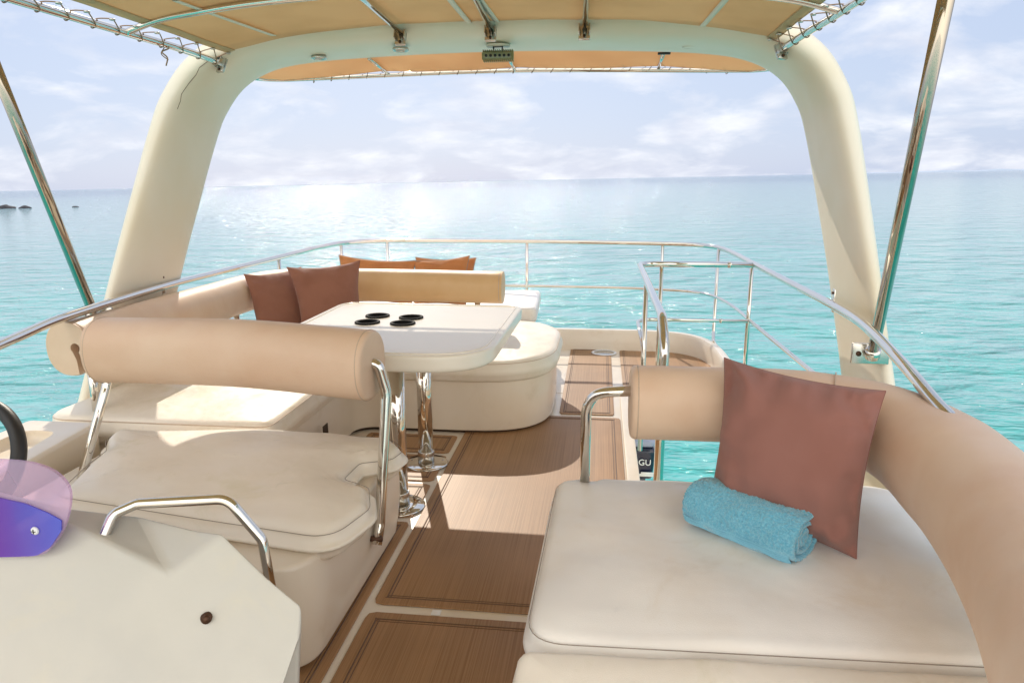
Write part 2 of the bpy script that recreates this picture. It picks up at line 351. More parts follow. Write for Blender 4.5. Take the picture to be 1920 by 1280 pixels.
def pad(poly, z0, z1, r=.03, crown=0.0, rb=None, centre=None, rings=7, bulge=0.0, slope=None, taper=0.0, wrinkle=0.0, puff=.22):
    """cushion-like solid: rounded top and bottom edges and a domed top"""
    rb = r if rb is None else rb; n = len(poly)
    c = Vector(centre) if centre else sum(poly, Vector((0, 0)))/n
    L_ = []   # (poly, z)
    for k in range(5): a = PI/2*k/4; L_.append((offset(poly, -taper-rb*(1-math.sin(a))), z0+rb*(1-math.cos(a))))
    for k in range(1, 4): t = k/4; L_.append((offset(poly, bulge*math.sin(PI*t)-taper*(1-t)), z0+rb+(z1-r-z0-rb)*t))
    for k in range(6): a = PI/2*k/5; L_.append((offset(poly, -r*(1-math.cos(a))), z1-r+r*math.sin(a)))
    V = []; F = []
    for pl, z in L_:
        for p in pl: V.append([p.x, p.y, z])
    last = L_[-1][0]
    for k in range(1, rings):
        s = 1-k/rings
        for p in last:
            q = c+(p-c)*s; h_ = 0
            if crown:
                es = last[::2]; dd = (sum(max((q-e).length, .004)**-3.0 for e in es)*.03)**(-1/2.0); dd = min(1, dd/puff); h_ = crown*(1-(1-dd)**2.5)
            V.append([q.x, q.y, z1+h_])
    m = len(L_)+rings-1
    for i in range(m-1):
        for k in range(n):
            l = (k+1) % n; F.append((i*n+k, i*n+l, (i+1)*n+l, (i+1)*n+k))
    V.append([c.x, c.y, z1+crown]); ci = len(V)-1
    for k in range(n): F.append(((m-1)*n+k, (m-1)*n+(k+1) % n, ci))
    V.append([c.x, c.y, z0]); cb = len(V)-1
    for k in range(n): F.append(((k+1) % n, k, cb))
    if wrinkle:
        for v in V:
            if v[2] > z1-r*1.1: v[2] += wrinkle*noise.noise(Vector((v[0]*5, v[1]*5, 1.7)))
    if slope:
        for v in V: v[2] += slope(v[0], v[1])*min(1, max(0, (v[2]-z0)/(z1-z0)))
    return V, F
def loop3(poly, z, d=0, slope=None):
    o = offset(poly, d) if d else poly
    return [(p.x, p.y, z+(slope(p.x, p.y) if slope else 0)) for p in o]
def bolster(path, rw, rh, re=.03, seg=36, tilt=0.0):
    """padded roll swept along a path; rw/rh may be functions of the 0..1 position"""
    P = [Vector(p) for p in path]; n = len(P); V = []; F = []
    fw = rw if callable(rw) else (lambda t: rw); fh = rh if callable(rh) else (lambda t: rh)
    rings = []
    d = [0]
    for i in range(1, n): d.append(d[-1]+(P[i]-P[i-1]).length)
    for i in range(n):
        t = (P[min(i+1, n-1)]-P[max(i-1, 0)]).normalized(); s = t.cross(Vector((0, 0, 1))).normalized(); u = s.cross(t).normalized()
        rings.append((P[i], t, s, u, fw(d[i]/d[-1]), fh(d[i]/d[-1])))
    # start cap rounding
    p, t, s, u, a, b = rings[0]
    st = [(p, s, u, a*.3, b*.3)]+[(p+t*re*(1-math.cos(PI/2*k/5)), s, u, a-re*(1-math.sin(PI/2*k/5)), b-re*(1-math.sin(PI/2*k/5))) for k in range(6)]
    mid = [(rings[i][0], rings[i][2], rings[i][3], rings[i][4], rings[i][5]) for i in range(1, n-1) if d[i] > re*1.2 and d[-1]-d[i] > re*1.2]
    p, t, s, u, a, b = rings[-1]
    en = [(p-t*re*(1-math.cos(PI/2*k/5)), s, u, a-re*(1-math.sin(PI/2*k/5)), b-re*(1-math.sin(PI/2*k/5))) for k in range(5, -1, -1)]+[(p, s, u, a*.3, b*.3)]
    full = st+mid+en
    for (p, s, u, a, b) in full:
        for k in range(seg):
            q = 2*PI*k/seg; cc, ss = math.cos(q), math.sin(q)
            V.append(p+s*a*math.copysign(abs(cc)**.9, cc)+u*b*math.copysign(abs(ss)**.9, ss))
    m = len(full)
    for i in range(m-1):
        for k in range(seg): l = (k+1) % seg; F.append((i*seg+k, i*seg+l, (i+1)*seg+l, (i+1)*seg+k))
    F.append(tuple(range(seg))[::-1]); F.append(tuple((m-1)*seg+k for k in range(seg)))
    return V, F
def ring_at(p, t, rw, rh, r=.003, seg=40):
    p = Vector(p); t = Vector(t).normalized(); s = t.cross(Vector((0, 0, 1))).normalized(); u = s.cross(t)
    pts = []
    for k in range(seg):
        q = 2*PI*k/seg; cc, ss = math.cos(q), math.sin(q); pts.append(p+s*rw*math.copysign(abs(cc)**.9, cc)+u*rh*math.copysign(abs(ss)**.9, ss))
    return tube(pts, r, 6, closed=True)
def boolean(o, cv, cf_):
    me = bpy.data.meshes.new('cut'); oo = o
    root = o
    while root.parent: root = root.parent
    q = origin[root.name]
    me.from_pydata([(v[0]-q[0], v[1]-q[1], v[2]-q[2]) for v in cv], [], cf_); me.update()
    bm = bmesh.new(); bm.from_mesh(me); bmesh.ops.recalc_face_normals(bm, faces=bm.faces); bm.to_mesh(me); bm.free()
    c = bpy.data.objects.new('cutter', me); col.objects.link(c); c.location = q
    md = o.modifiers.new('b', 'BOOLEAN'); md.operation = 'DIFFERENCE'; md.object = c; md.solver = 'EXACT'
    md.use_self = True; bpy.context.view_layer.update()
    dg = bpy.context.evaluated_depsgraph_get(); nm = bpy.data.meshes.new_from_object(o.evaluated_get(dg))
    print('BOOL', o.name, len(o.data.vertices), len(nm.vertices))
    o.modifiers.remove(md); bpy.data.objects.remove(c)
    if len(nm.vertices) < 50: return
    o.data = nm
    nm.set_sharp_from_angle(angle=R(40))
def pillow(TL, TR, BR, BL, thick, pinch=.06, n=36, seed=0, wr=.012, ear=.0):
    """knife-edge cushion from its four corners; returns shell and the welt loop"""
    TL, TR, BR, BL = map(Vector, (TL, TR, BR, BL)); nn = ((TR-TL).cross(BL-TL)).normalized(); V = []; F = []
    W = ((TR-TL).length+(BL-TL).length)/2
    def pt(u, v, side):
        a = TL.lerp(TR, u).lerp(BL.lerp(BR, u), v)
        cu_, cv_ = 2*u-1, 2*v-1
        ctr = (TL+TR+BL+BR)/4
        # edges pulled in at their middle, corners left as ears
        inn = pinch*((1-cu_**2)*abs(cv_)**3)*W; inn2 = pinch*((1-cv_**2)*abs(cu_)**3)*W
        ey = (BL-TL).normalized(); ex = (TR-TL).normalized()
        a = a-ey*math.copysign(inn, cv_)-ex*math.copysign(inn2, cu_)
        h = thick/2*((1-abs(cu_)**2.4)*(1-abs(cv_)**2.4))**.55
        wv = noise.noise(Vector((u*7+seed, v*7, side*3.1+seed)))*wr*(abs(cu_)**2+abs(cv_)**2)*min(1, h/thick*6)
        # puckers running in from the seams and folds pulled out of the corners
        wv += math.sin(u*46+4*noise.noise(Vector((u*5, seed, 0))))*wr*.22*abs(cv_)**5*min(1, h/thick*4)+math.sin(v*41+4*noise.noise(Vector((v*5, seed, 2))))*wr*.22*abs(cu_)**5*min(1, h/thick*4)
        wv += noise.noise(Vector(((u-v)*9+seed, (u+v)*2.5, 5+seed)))*wr*.9*(abs(cu_*cv_)**1.5)*min(1, h/thick*5)
        return a+nn*side*(h+wv)
    idx = {}
    for side in (1, -1):
        for i in range(n+1):
            for j in range(n+1):
                e = i in (0, n) or j in (0, n)
                k = (i, j) if e else (i, j, side)
                if k not in idx: idx[k] = len(V); V.append(pt(.5-.5*math.cos(PI*i/n)*1.0, .5-.5*math.cos(PI*j/n), side))
    g = lambda i, j, s: idx[(i, j)] if (i in (0, n) or j in (0, n)) else idx[(i, j, s)]
    for s in (1, -1):
        for i in range(n):
            for j in range(n):
                f = (g(i, j, s), g(i+1, j, s), g(i+1, j+1, s), g(i, j+1, s)); F.append(f if s > 0 else f[::-1])
    loop = [V[idx[(i, 0)]] for i in range(n)]+[V[idx[(n, j)]] for j in range(n)]+[V[idx[(i, n)]] for i in range(n, 0, -1)]+[V[idx[(0, j)]] for j in range(n, 0, -1)]
    return (V, F), loop

# ------------------------------------------------------------------ sea, far shore
WZ = -4.2
def sea():
    V = []; F = []; Rr = [0, 8, 20, 60, 200, 700, 2500, 9000, 30000, 60000]; seg = 48
    for r in Rr:
        for k in range(seg):
            a = 2*PI*k/seg; x, y = r*math.cos(a), r*math.sin(a); V.append((x, y, WZ+x*HEEL))
    for i in range(len(Rr)-1):
        for k in range(seg): l = (k+1) % seg; F.append((i*seg+k, (i+1)*seg+k, (i+1)*seg+l, i*seg+l))
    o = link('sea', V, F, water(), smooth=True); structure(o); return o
sea()
def ground_ray(az_x, y, up=0): return (az_x, y, WZ+az_x*HEEL+up)
def rock(x, y, w_, h, seed, label):
    bm = bmesh.new(); bmesh.ops.create_icosphere(bm, subdivisions=3, radius=1)
    for v in bm.verts:
        k = 1+.45*noise.noise(v.co*1.6+Vector((seed, 0, 0)))
        v.co = Vector((v.co.x*w_*k, v.co.y*w_*.6*k, max(-.2*h, v.co.z*h*k)))
        v.co += Vector(ground_ray(x, y))
    V = [v.co.copy() for v in bm.verts]; F = [tuple(v.index for v in f.verts) for f in bm.faces]; bm.free()
    tag(link('rock', V, F, rock_m, sharp=35), label, 'rock', 'dark rocks breaking the sea surface')
rock(-199, 224, 3.0, 1.1, 1, 'dark low rock in the sea at the left edge of the picture')
rock(-191, 223, 1.9, .8, 4, 'dark rounded rock in the sea, next to the one at the left edge')
rock(-176.5, 228, 1.2, .35, 8, 'smallest dark rock, almost awash, just left of the left canopy pole')
def shore():
    V = []; F = []; n = 160
    for i in range(n+1):
        a = R(18+i*22/n); r = 14000
        x, y = r*math.sin(a), r*math.cos(a); h = 10+26*max(0, noise.noise(Vector((i*.09, 0, 3)))+.35)*min(1, i/40+.1)
        for dr, hh in ((0, -8), (60, h), (500, h*.8), (900, -8)):
            X, Y = x*(1+dr/r), y*(1+dr/r); V.append((X, Y, WZ+X*HEEL+hh))
    for i in range(n):
        for k in range(3): F.append((i*4+k, (i+1)*4+k, (i+1)*4+k+1, i*4+k+1))
    structure(link('hills', V, F, land_m))
shore()
bt = thing('motor_boat', 'tiny white boat far off on the horizon beside the right arch leg', 'boat', ground_ray(780, 1995))
bx_, by_ = 780, 1995; bz_ = WZ+780*HEEL
V, F = pad(round_poly([(bx_-6, by_-2), (bx_+5, by_-2), (bx_+8, by_), (bx_+5, by_+2), (bx_-6, by_+2)], .8, .8), bz_-.3, bz_+1.6, .2, 0, taper=.5)
link('hull', V, F, whitep, bt); link('cabin', *box(bx_-3, bx_+2, by_-1.3, by_+1.3, bz_+1.6, bz_+3.6, .3), whitep, bt)
bird = thing('bird', 'tiny dark bird gliding high in the open sky', 'bird', (110, 400, 44))
def bird_mesh():
    V, F = tube([(109.2, 400.1, 44.0), (109.7, 400, 44.05), (110.1, 400, 44.05), (110.6, 400, 44.0)], [.05, .13, .12, .03], 8)
    W = []; G = []
    for s in (-1, 1):
        b = len(W); pts = [(0, .22, 0), (.45, .2, .3), (1.25, -.05, .12), (1.2, -.12, .1), (.4, -.12, .27), (0, -.2, 0)]
        for dz in (0, .03):
            for p in pts: W.append((110+p[1]*.9, 400+s*.6*p[0], 44.05+p[2]+dz))
        k = len(pts); G += [tuple(range(b, b+k)), tuple(range(b+k, b+2*k))[::-1]]+[(b+i, b+(i+1) % k, b+k+(i+1) % k, b+k+i) for i in range(k)]
    return join([(V, F), (W, G)])
link('body', *bird_mesh(), black, bird)

# ------------------------------------------------------------------ flybridge floor and hull
floor = thing('floor', '', '', (-.7, 3.5, 0)); del floor['label'], floor['category']; structure(floor)
def slab(poly, z0, z1, m=gel, name='deck_slab', r=.01):
    return link(name, *pad(round_poly(poly, .02, .15), z0, z1, r, 0, rings=2), m, floor, sharp=35)
slab([(-2.74, -1.2), (.235, -1.2), (.235, 5.30), (-2.74, 5.30)], -.14, 0)
slab([(.239, -1.2), (1.34, -1.2), (1.34, 2.72), (.239, 2.72)], -.14, 0)
slab([(-2.74, 5.302), (1.02, 5.302), (1.10, 6.3), (.75, 7.0), (-2.74, 7.0)], -.14, 0)
slab([(1.05, 2.722), (1.34, 2.722), (1.25, 5.298), (1.05, 5.298)], -.14, 0)
# raised border of the stair opening
link('stair_kerb', *pad(round_poly([(.175, 2.7), (.245, 2.7), (.245, 5.28), (.175, 5.28)], .01, .05), .0, .014, .006, 0, rings=2), gel, floor, sharp=35)
def panel(poly, r=.03, b=.055, lab=None):
    """teak panel with a routed border"""
    P0 = round_poly(poly, r, .03)
    o = link('teak_panel', *pad(P0, .001, .0075, .003, 0, rings=3), teak_m, floor, sharp=35)
    for d, rr in ((-b, .0036), (-b-.013, .0024)):
        link('groove', *tube(loop3(P0, .0068, d), rr, 6, closed=True), caulk, o)
    return o
panel([(-.838, 2.405), (.165, 2.405), (.165, 4.735), (-.838, 4.735)], .035, .045)
panel([(-.838, -.4), (.165, -.4), (.165, 2.352), (-.838, 2.352)], .035, .045)
panel([(-.255, 4.79), (.125, 4.79), (.125, 6.76), (-.255, 6.76)], .03, .03)
panel([(.205, 5.36), (.98, 5.36), (1.03, 6.2), (.93, 6.62), (.62, 6.80), (.205, 6.80)], .12, .03)
panel([(-1.45, 3.97), (-.868, 3.97), (-.868, 4.27), (-1.45, 4.27)], .03, .04)
panel([(-1.45, 3.56), (-.868, 3.56), (-.868, 3.93), (-1.45, 3.93)], .03, .04)
panel([(-1.45, 3.13), (-.868, 3.13), (-.868, 3.52), (-1.45, 3.52)], .03, .04)
panel([(-1.45, 1.2), (-.868, 1.2), (-.868, 3.08), (-1.45, 3.08)], .03, .04)
# round deck hatch at the stern
h = thing('deck_hatch', 'round white screw-down hatch set in the teak near the stern', 'hatch', (.06, 6.62, .008))
link('rim', *lathe([(.115, .008), (.118, .012), (.10, .016), (.098, .012)], (.06, 6.62, 0)), whitep, h)
link('lid', *lathe([(.0, .013), (.094, .013), (.094, .009)], (.06, 6.62, 0)), steel, h)
# small white patch on the bare strip
tag(link('deck_plate', *box(-.60, -.565, 2.362, 2.396, .001, .004, .001), whitep), 'small square white plate on the bare strip between the two teak panels', 'plate')
# coaming round the stern and the sides
def coaming(path, h0, h1, th=.10, name='coaming'):
    P = [Vector(p) for p in path]; n = len(P); V = []; F = []; prof = [(0, -.14), (0, h0*.0+.0), (.01, 0), (.012, .9), (.03, 1.0), (th-.02, 1.0), (th, .85), (th, -.14)]
    for i in range(n):
        t = (P[min(i+1, n-1)]-P[max(i-1, 0)]); t.z = 0; t.normalize(); s = Vector((t.y, -t.x, 0))
        hh = P[i].z
        for (a, b) in prof: V.append((P[i].x+s.x*a, P[i].y+s.y*a, b*hh if b > 0 else b))
    k = len(prof)
    for i in range(n-1):
        for j in range(k-1): F.append((i*k+j, (i+1)*k+j, (i+1)*k+j+1, i*k+j+1))
    F.append(tuple(range(k))); F.append(tuple((n-1)*k+j for j in range(k)))
    return V, F
cp = spline([(-2.70, 0, .42), (-2.70, 3, .40), (-2.70, 5.2, .30), (-2.62, 6.3, .22), (-2.25, 6.82, .20), (-1.6, 6.83, .20), (-.4, 6.83, .20), (.3, 6.83, .20), (.70, 6.80, .195), (.95, 6.62, .19), (1.07, 6.3, .18), (1.10, 5.7, .17), (1.15, 4.6, .17), (1.22, 3.4, .18), (1.28, 2, .2), (1.3, 0, .2)], 8)
cw = coaming([Vector(p) for p in cp], 0, 0)
co = tag(link('coaming', *cw, gel, sharp=50), 'low white moulded coaming curving round the stern and sides of the upper deck', 'coaming')
# boat body under the flybridge
hull = thing('yacht_hull', 'white yacht hull and deckhouse below the upper deck', 'hull', (-.7, 2, WZ+.1))
link('deckhouse', *pad(round_poly([(-2.6, -3), (.15, -3), (.15, 6.2), (-2.6, 6.2)], .2, .2), -2.2, -.142, .05, 0, rings=2), gel, hull, sharp=35)
link('lower_hull', *pad(round_poly([(-2.8, -4), (1.4, -4), (1.35, 7.9), (-2.75, 7.9)], .4, .2), WZ-.3, -2.25, .1, 0, rings=2, taper=.3), gel, hull, sharp=35)
# outboard motor seen through the stair opening
ob = thing('outboard_motor', 'navy outboard motor with a grey top, seen far below through the stair opening', 'outboard motor', (.50, 7.55, -2.25))
link('cowling', *pad(round_poly([(.34, 7.45), (.66, 7.45), (.66, 7.8), (.34, 7.8)], .08, .03), -1.62, -1.245, .05, .0, rings=3, taper=.03), navy, ob)
link('top_cover', *pad(round_poly([(.345, 7.455), (.655, 7.455), (.655, 7.795), (.345, 7.795)], .08, .03), -1.243, -1.14, .05, .01, rings=4), grey_p, ob)
link('leg', *box(.44, .56, 7.55, 7.72, -2.25, -1.62, .02), navy, ob)
link('chevron', *join([box(.47, .65, 7.440, 7.444, -1.56, -1.53, .0), box(.50, .64, 7.440, 7.444, -1.53, -1.51, 0)]), whitep, ob)
tcu = bpy.data.curves.new('GU', 'FONT'); tcu.body = 'GU'; tcu.size = .095; tcu.extrude = .003
to = bpy.data.objects.new('tmp', tcu); col.objects.link(to); bpy.context.view_layer.update()
tm = bpy.data.meshes.new_from_object(to.evaluated_get(bpy.context.evaluated_depsgraph_get())); bpy.data.objects.remove(to)
TV = [(v.co.x+.468, 7.441-v.co.z, v.co.y-1.43) for v in tm.vertices]; TF = [tuple(p.vertices) for p in tm.polygons]
link('lettering', TV, TF, whitep, ob, smooth=False)

# ------------------------------------------------------------------ radar arch
XC = -.66
def arch():
    a = thing('arch', 'broad cream fibreglass arch spanning the deck above the sofa', 'arch', (XC, 4.0, 0))
    half = [(1.995, .05), (1.975, .5), (1.945, .95), (1.90, 1.4), (1.845, 1.85), (1.80, 2.03), (1.70, 2.19), (1.52, 2.295), (1.25, 2.345), (.8, 2.372), (.35, 2.385)]
    pts = [(-x, z) for x, z in half]+[(0, 2.388)]+[(x, z) for x, z in reversed(half)]
    path = [Vector((p[0]+XC, 0, p[1])) for p in pts]
    P = spline(path, 6); V = []; F = []; S = []
    nf = 40
    for i, p in enumerate(P):
        t = (P[min(i+1, len(P)-1)]-P[max(i-1, 0)]).normalized(); o = Vector((-t.z, 0, t.x))    # outward
        yc = 3.90+.52*(p.z-.95); hz_ = min(1, max(0, (p.z-.9)/1.4)); d = .325-.015*hz_; T = .11+.09*hz_
        for k in range(nf):
            q = 2*PI*k/nf; c, s = math.cos(q), math.sin(q)
            e = .48 if c > 0 else .85            # crisp aft edge, generously rounded forward edge
            b = math.copysign(abs(c)**e, c)*d; h = T/2+math.copysign(abs(s)**(.5 if c > 0 else .72), s)*T/2
            V.append((p.x+o.x*h, yc+b, p.z+o.z*h))
    for i in range(len(P)-1):
        for k in range(nf): l = (k+1) % nf; F.append((i*nf+k, i*nf+l, (i+1)*nf+l, (i+1)*nf+k))
    F.append(tuple(range(nf))); F.append(tuple((len(P)-1)*nf+k for k in range(nf)))
    link('arch_body', V, F, gel_a, a)
    for (x, y, z) in ((-1.78, 4.62, 2.338), (-1.22, 4.50, 2.353), (.50, 4.62, 2.353)):
        dl = link('downlight', *lathe([(.046, .012), (.05, -.002), (.044, -.008), (.034, -.004), (.032, .01)], (x, y, z+.006)), steel if x < 0 else gel, a)
        link('lens', *lathe([(0, -.003), (.030, -.003), (.031, .01)], (x, y, z+.006)), gelw, dl)
    # hairline crack on the left shoulder
    from mathutils.bvhtree import BVHTree
    bv = BVHTree.FromPolygons(V, F); cr_ = []
    for k, (x, z) in enumerate(((-2.225, 2.20), (-2.26, 2.165), (-2.27, 2.14), (-2.315, 2.115), (-2.325, 2.085), (-2.355, 2.065), (-2.36, 2.03), (-2.39, 1.99))):
        cr_.append(bv.find_nearest(Vector((x, 4.14, z)))[0])
    link('crack', *tube(cr_, .0016, 5), caulk, a)
    return a
arch_o = arch()

# ------------------------------------------------------------------ canopy
can = thing('canopy', 'beige fabric sun canopy laced to a steel tube frame overhead', 'canopy', (XC, 3.4, 2.3))
def crown(x): u = abs(x-XC)/1.6; return 2.435-.115*u**2.6
def fabric(x0, x1, y0, y1, zf, sag, nx=70, ny=40, scallop=.0, th=.003, plan=None):
    V = []; F = []
    for s in (0, 1):
        for i in range(nx+1):
            for j in range(ny+1):
                u, v = i/nx, j/ny; x = x0+(x1-x0)*u; y = y0+(y1-y0)*v
                # the edge between two eyelets curves inwards
                e = scallop*(abs(math.sin(v*PI*9))**.7)
                if i == 0: x += e
                if i == nx: x -= e
                if plan: x = XC+(x-XC)*plan(y)
                V.append((x, y, zf(x, y)+sag*math.sin(PI*u)*math.sin(PI*((v*2) % 1))+.006*noise.noise(Vector((x*3, y*3, 0)))+s*th))
    m = (nx+1)*(ny+1)
    for i in range(nx):
        for j in range(ny):
            a = i*(ny+1)+j; b = a+ny+1; F.append((a, b, b+1, a+1)); F.append((m+a, m+a+1, m+b+1, m+b))
    for i in range(nx):
        for j in (0, ny): a = i*(ny+1)+j; b = a+ny+1; F.append((a, b, m+b, m+a))
    for j in range(ny):
        for i in (0, nx): a = i*(ny+1)+j; F.append((a, a+1, m+a+1, m+a))
    return V, F
XL, XR = -2.27, .965
zf = lambda x, y: crown(x)+.042-.028*(abs(x-XC)/1.6)**4
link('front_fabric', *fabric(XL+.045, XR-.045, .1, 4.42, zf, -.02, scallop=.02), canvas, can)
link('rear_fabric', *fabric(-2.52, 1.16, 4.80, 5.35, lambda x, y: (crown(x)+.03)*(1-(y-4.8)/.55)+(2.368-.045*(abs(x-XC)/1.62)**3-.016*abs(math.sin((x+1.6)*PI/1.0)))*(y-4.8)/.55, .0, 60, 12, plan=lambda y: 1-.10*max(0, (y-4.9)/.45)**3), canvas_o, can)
# hems with their stitching
for x0, x1 in ((XL+.043, XL+.095), (XR-.095, XR-.043)):
    V, F = fabric(x0, x1, .1, 4.40, lambda x, y: zf(x, y)-.006, 0, 4, 40, th=.003); link('hem', V, F, canvas_e, can)
for (xa, ya, xb, yb) in ((-1.93, 3.3, -1.88, 4.2), (-.75, 3.5, -.77, 4.36), (-.61, 3.5, -.61, 4.36), (.55, 3.5, .525, 4.30)):
    V = []; F = []
    for k in range(13):
        t = k/12; x = xa+(xb-xa)*t; y = ya+(yb-ya)*t
        sg = -.02*math.sin(PI*(x-XL)/(XR-XL))*math.sin(PI*((((y-.1)/4.32)*2) % 1))
        for dx in (-.016, .016): V.append((x+dx, y, zf(x, y)+sg-.009))
        for dx in (-.016, .016): V.append((x+dx, y, zf(x, y)+sg-.006))
    for k in range(12): a = k*4; F += [(a, a+4, a+5, a+1), (a+2, a+3, a+7, a+6), (a, a+2, a+6, a+4), (a+1, a+5, a+7, a+3)]
    link('strap', V, F, white_strap, can)
# frame tubes
TR_ = .0165
sideL = [(-2.285, 4.37, 2.285), (-2.30, 3.9, 2.298), (-2.33, 3.2, 2.302), (-2.38, .05, 2.30)]
sideR = [(.955, 4.37, 2.285), (.985, 3.9, 2.298), (1.02, 3.2, 2.302), (1.07, .05, 2.30)]
for s in (sideL, sideR): link('side_tube', *tube(spline(s, 8), .02), chrome, can)
def bow(y, zoff, xl=XL-.05, xr=XR+.05, z_end=2.30, r=TR_):
    pts = [(xl, y, z_end)]+[(XC+u*1.6, y, crown(XC+u*1.6)+zoff) for u in (-.93, -.8, -.6, -.3, 0, .3, .6, .8, .93)]+[(xr, y, z_end)]
    return tube(spline(pts, 8), r)
link('cross_bow', *bow(3.50, .012), chrome, can)
link('cross_bow', *bow(2.0, .012), chrome, can)
link('cross_bow', *bow(.15, .012), chrome, can)
aft_path = [(-2.50, 4.7, 2.30), (-2.50, 5.0, 2.302), (-2.40, 5.27, 2.310), (-2.10, 5.375, 2.325), (XC, 5.40, 2.355), (.75, 5.375, 2.325), (1.05, 5.27, 2.310), (1.15, 5.0, 2.302), (1.15, 4.7, 2.30)]
link('aft_bow', *tube(spline(aft_path, 10), .017), chrome, can)
for x in (-1.17, -.645, -.115): link('long_tube', *tube([(x, 4.36, crown(x)-.005), (x+.03, 3.5, crown(x)+.006), (x+.09, .1, crown(x)+.006)], TR_), chrome, can)
for x in (-1.56, -.63, .375): link('aft_strut', *tube([(x, 4.95, 2.385), (x, 5.39, 2.352)], .012), chrome, can)
link('strut_clamp', *box(.335, .415, 4.93, 4.955, 2.366, 2.380, .003), black, can)
def bracket(x, y, z, rz):
    m = Matrix.Translation((x, y, z)) @ Matrix.Rotation(rz, 4, 'Z') @ Matrix.Rotation(R(-25), 4, 'X')
    parts = [box(-.032, .032, -.012, .006, -.055, .03, .003, m), box(-.032, -.026, -.045, 0, -.03, .02, .001, m), box(.026, .032, -.045, 0, -.03, .02, .001, m)]
    o = link('bracket', *join(parts), steel, can)
    link('screw', *[q for q in tube([m @ Vector((0, -.019, -.04)), m @ Vector((0, -.012, -.04))], .008, 10)], brownish, o)
for x, z, rz in ((-2.27, 2.275, R(-30)), (-1.17, 2.40, 0), (-.645, 2.41, 0), (-.115, 2.405, 0), (.95, 2.28, R(30))): bracket(x, 4.335, z, rz)
# lacing: each turn goes round the tube and back to an eyelet in the hem
def lacing(side, sgn):
    S = spline(side, 12); V = []; parts = []; pts = []
    def at(y):
        for i in range(len(S)-1):
            if (S[i].y-y)*(S[i+1].y-y) <= 0: return S[i].lerp(S[i+1], (y-S[i].y)/(S[i+1].y-S[i].y+1e-9))
        return S[-1]
    y = 4.28
    while y > .3:
        c = at(y); e = Vector((c.x-sgn*.075, y+.02, zf(c.x-sgn*.075, y)-.008))
        loop = [e+Vector((0, 0, -.004)), c+Vector((-sgn*.012, .01, .022)), c+Vector((sgn*.022, 0, .006)), c+Vector((sgn*.010, -.01, -.022)), c+Vector((-sgn*.018, -.02, -.010)), Vector((e.x, e.y-.165, e.z-.004))]
        pts += spline(loop, 5)[:-1]
        parts.append(lathe([(.006, -.006), (.012, -.008), (.014, -.004), (.012, 0)], (e.x, e.y, e.z-.004), 12))
        y -= .165
    link('lacing_cord', *tube(pts, .003, 6), cord_m, can)
    for q in parts: link('eyelet', *q, steel, can)
lacing(sideL, -1); lacing(sideR, 1)
# loose knot hanging from the left side tube
k0 = Vector((-2.31, 3.80, 2.28))
link('knot', *join([tube(spline([k0+Vector((0, 0, .03)), k0+Vector((.02, .01, 0)), k0+Vector((-.015, 0, -.02)), k0+Vector((.012, .0, -.05)), k0+Vector((.0, 0, -.09))], 5), .0038, 6), tube(spline([k0, k0+Vector((-.02, 0, -.03)), k0+Vector((.01, .01, -.06))], 5), .003, 6)]), cord_m, can)
for k in range(24):
    x = -2.18+k*.135
    if x > .85: break
    z = 2.352-.045*(abs(x-XC)/1.62)**3
    link('tie', *tube(spline([(x, 5.30, z+.03), (x+.03, 5.40, z+.025), (x+.045, 5.425, z), (x+.05, 5.39, z-.018), (x+.08, 5.34, z+.02)], 4), .0028, 5), cord_m, can)

# floodlight under the arch
fl = thing('floodlight', 'small finned work light with six lenses hanging under the arch', 'floodlight', (-.635, 4.55, 2.38))
link('base_plate', *lathe([(.0, 0), (.07, 0), (.074, .006), (.074, .01)], (-.635, 4.56, 2.372)), gel, fl)
link('mount', *join([box(-.665, -.658, 4.54, 4.56, 2.33, 2.375, .001), box(-.612, -.605, 4.54, 4.56, 2.33, 2.375, .001), box(-.665, -.605, 4.54, 4.56, 2.368, 2.376, .001)]), black, fl)
hz = [box(-.73, -.54, 4.525, 4.56, 2.296, 2.34, .005)]
fins = [box(-.725+k*.0125, -.721+k*.0125, 4.53, 4.60, 2.338, 2.354, 0) for k in range(15)]+[box(-.722+k*.0125, -.718+k*.0125, 4.53, 4.58, 2.286, 2.297, 0) for k in range(15)]
link('housing', *join(hz+fins), mat('olive housing', (.30, .27, .12), .5), fl)
link('front_glass', *box(-.718, -.552, 4.520, 4.524, 2.303, 2.333, .001), mat('cloudy glass', (.32, .32, .20), .2), fl)
for k in range(6): link('lens', *lathe([(0, -.004), (.008, -.003), (.009, 0)], (-.703+k*.0272, 4.519, 2.318), 12, 'y'), black, fl)

# canopy poles from the arch feet
def pole(p0, p1, label, s):
    t = thing('canopy_pole', label, 'pole', p0, 'leaning steel poles that hold up the canopy')
    link('pole_tube', *tube([p0, p1], .0245, 24), pole_m, t)
    d = (Vector(p1)-Vector(p0)).normalized()
    link('collar', *tube([Vector(p0)-d*.01, Vector(p0)+d*.04], .033, 24), chrome, t)
    x, y, z = p0
    link('clamp', *box(x-.085, x+.085, y+.02, y+.034, z-.05, z+.05, .005), steel, t)
    link('clamp_bolt', *tube([(x-.055, y+.012, z), (x-.055, y+.022, z)], .012, 12), brownish, t)
    return t
pole((1.265, 3.42, .80), (.985, 2.36, 2.30), 'leaning polished pole on the right, clamped to the foot of the arch behind the lounge', 1)
pole((-2.62, 3.42, .90), (-2.345, 2.60, 2.30), 'leaning polished pole on the left, rising from behind the side rail', -1)

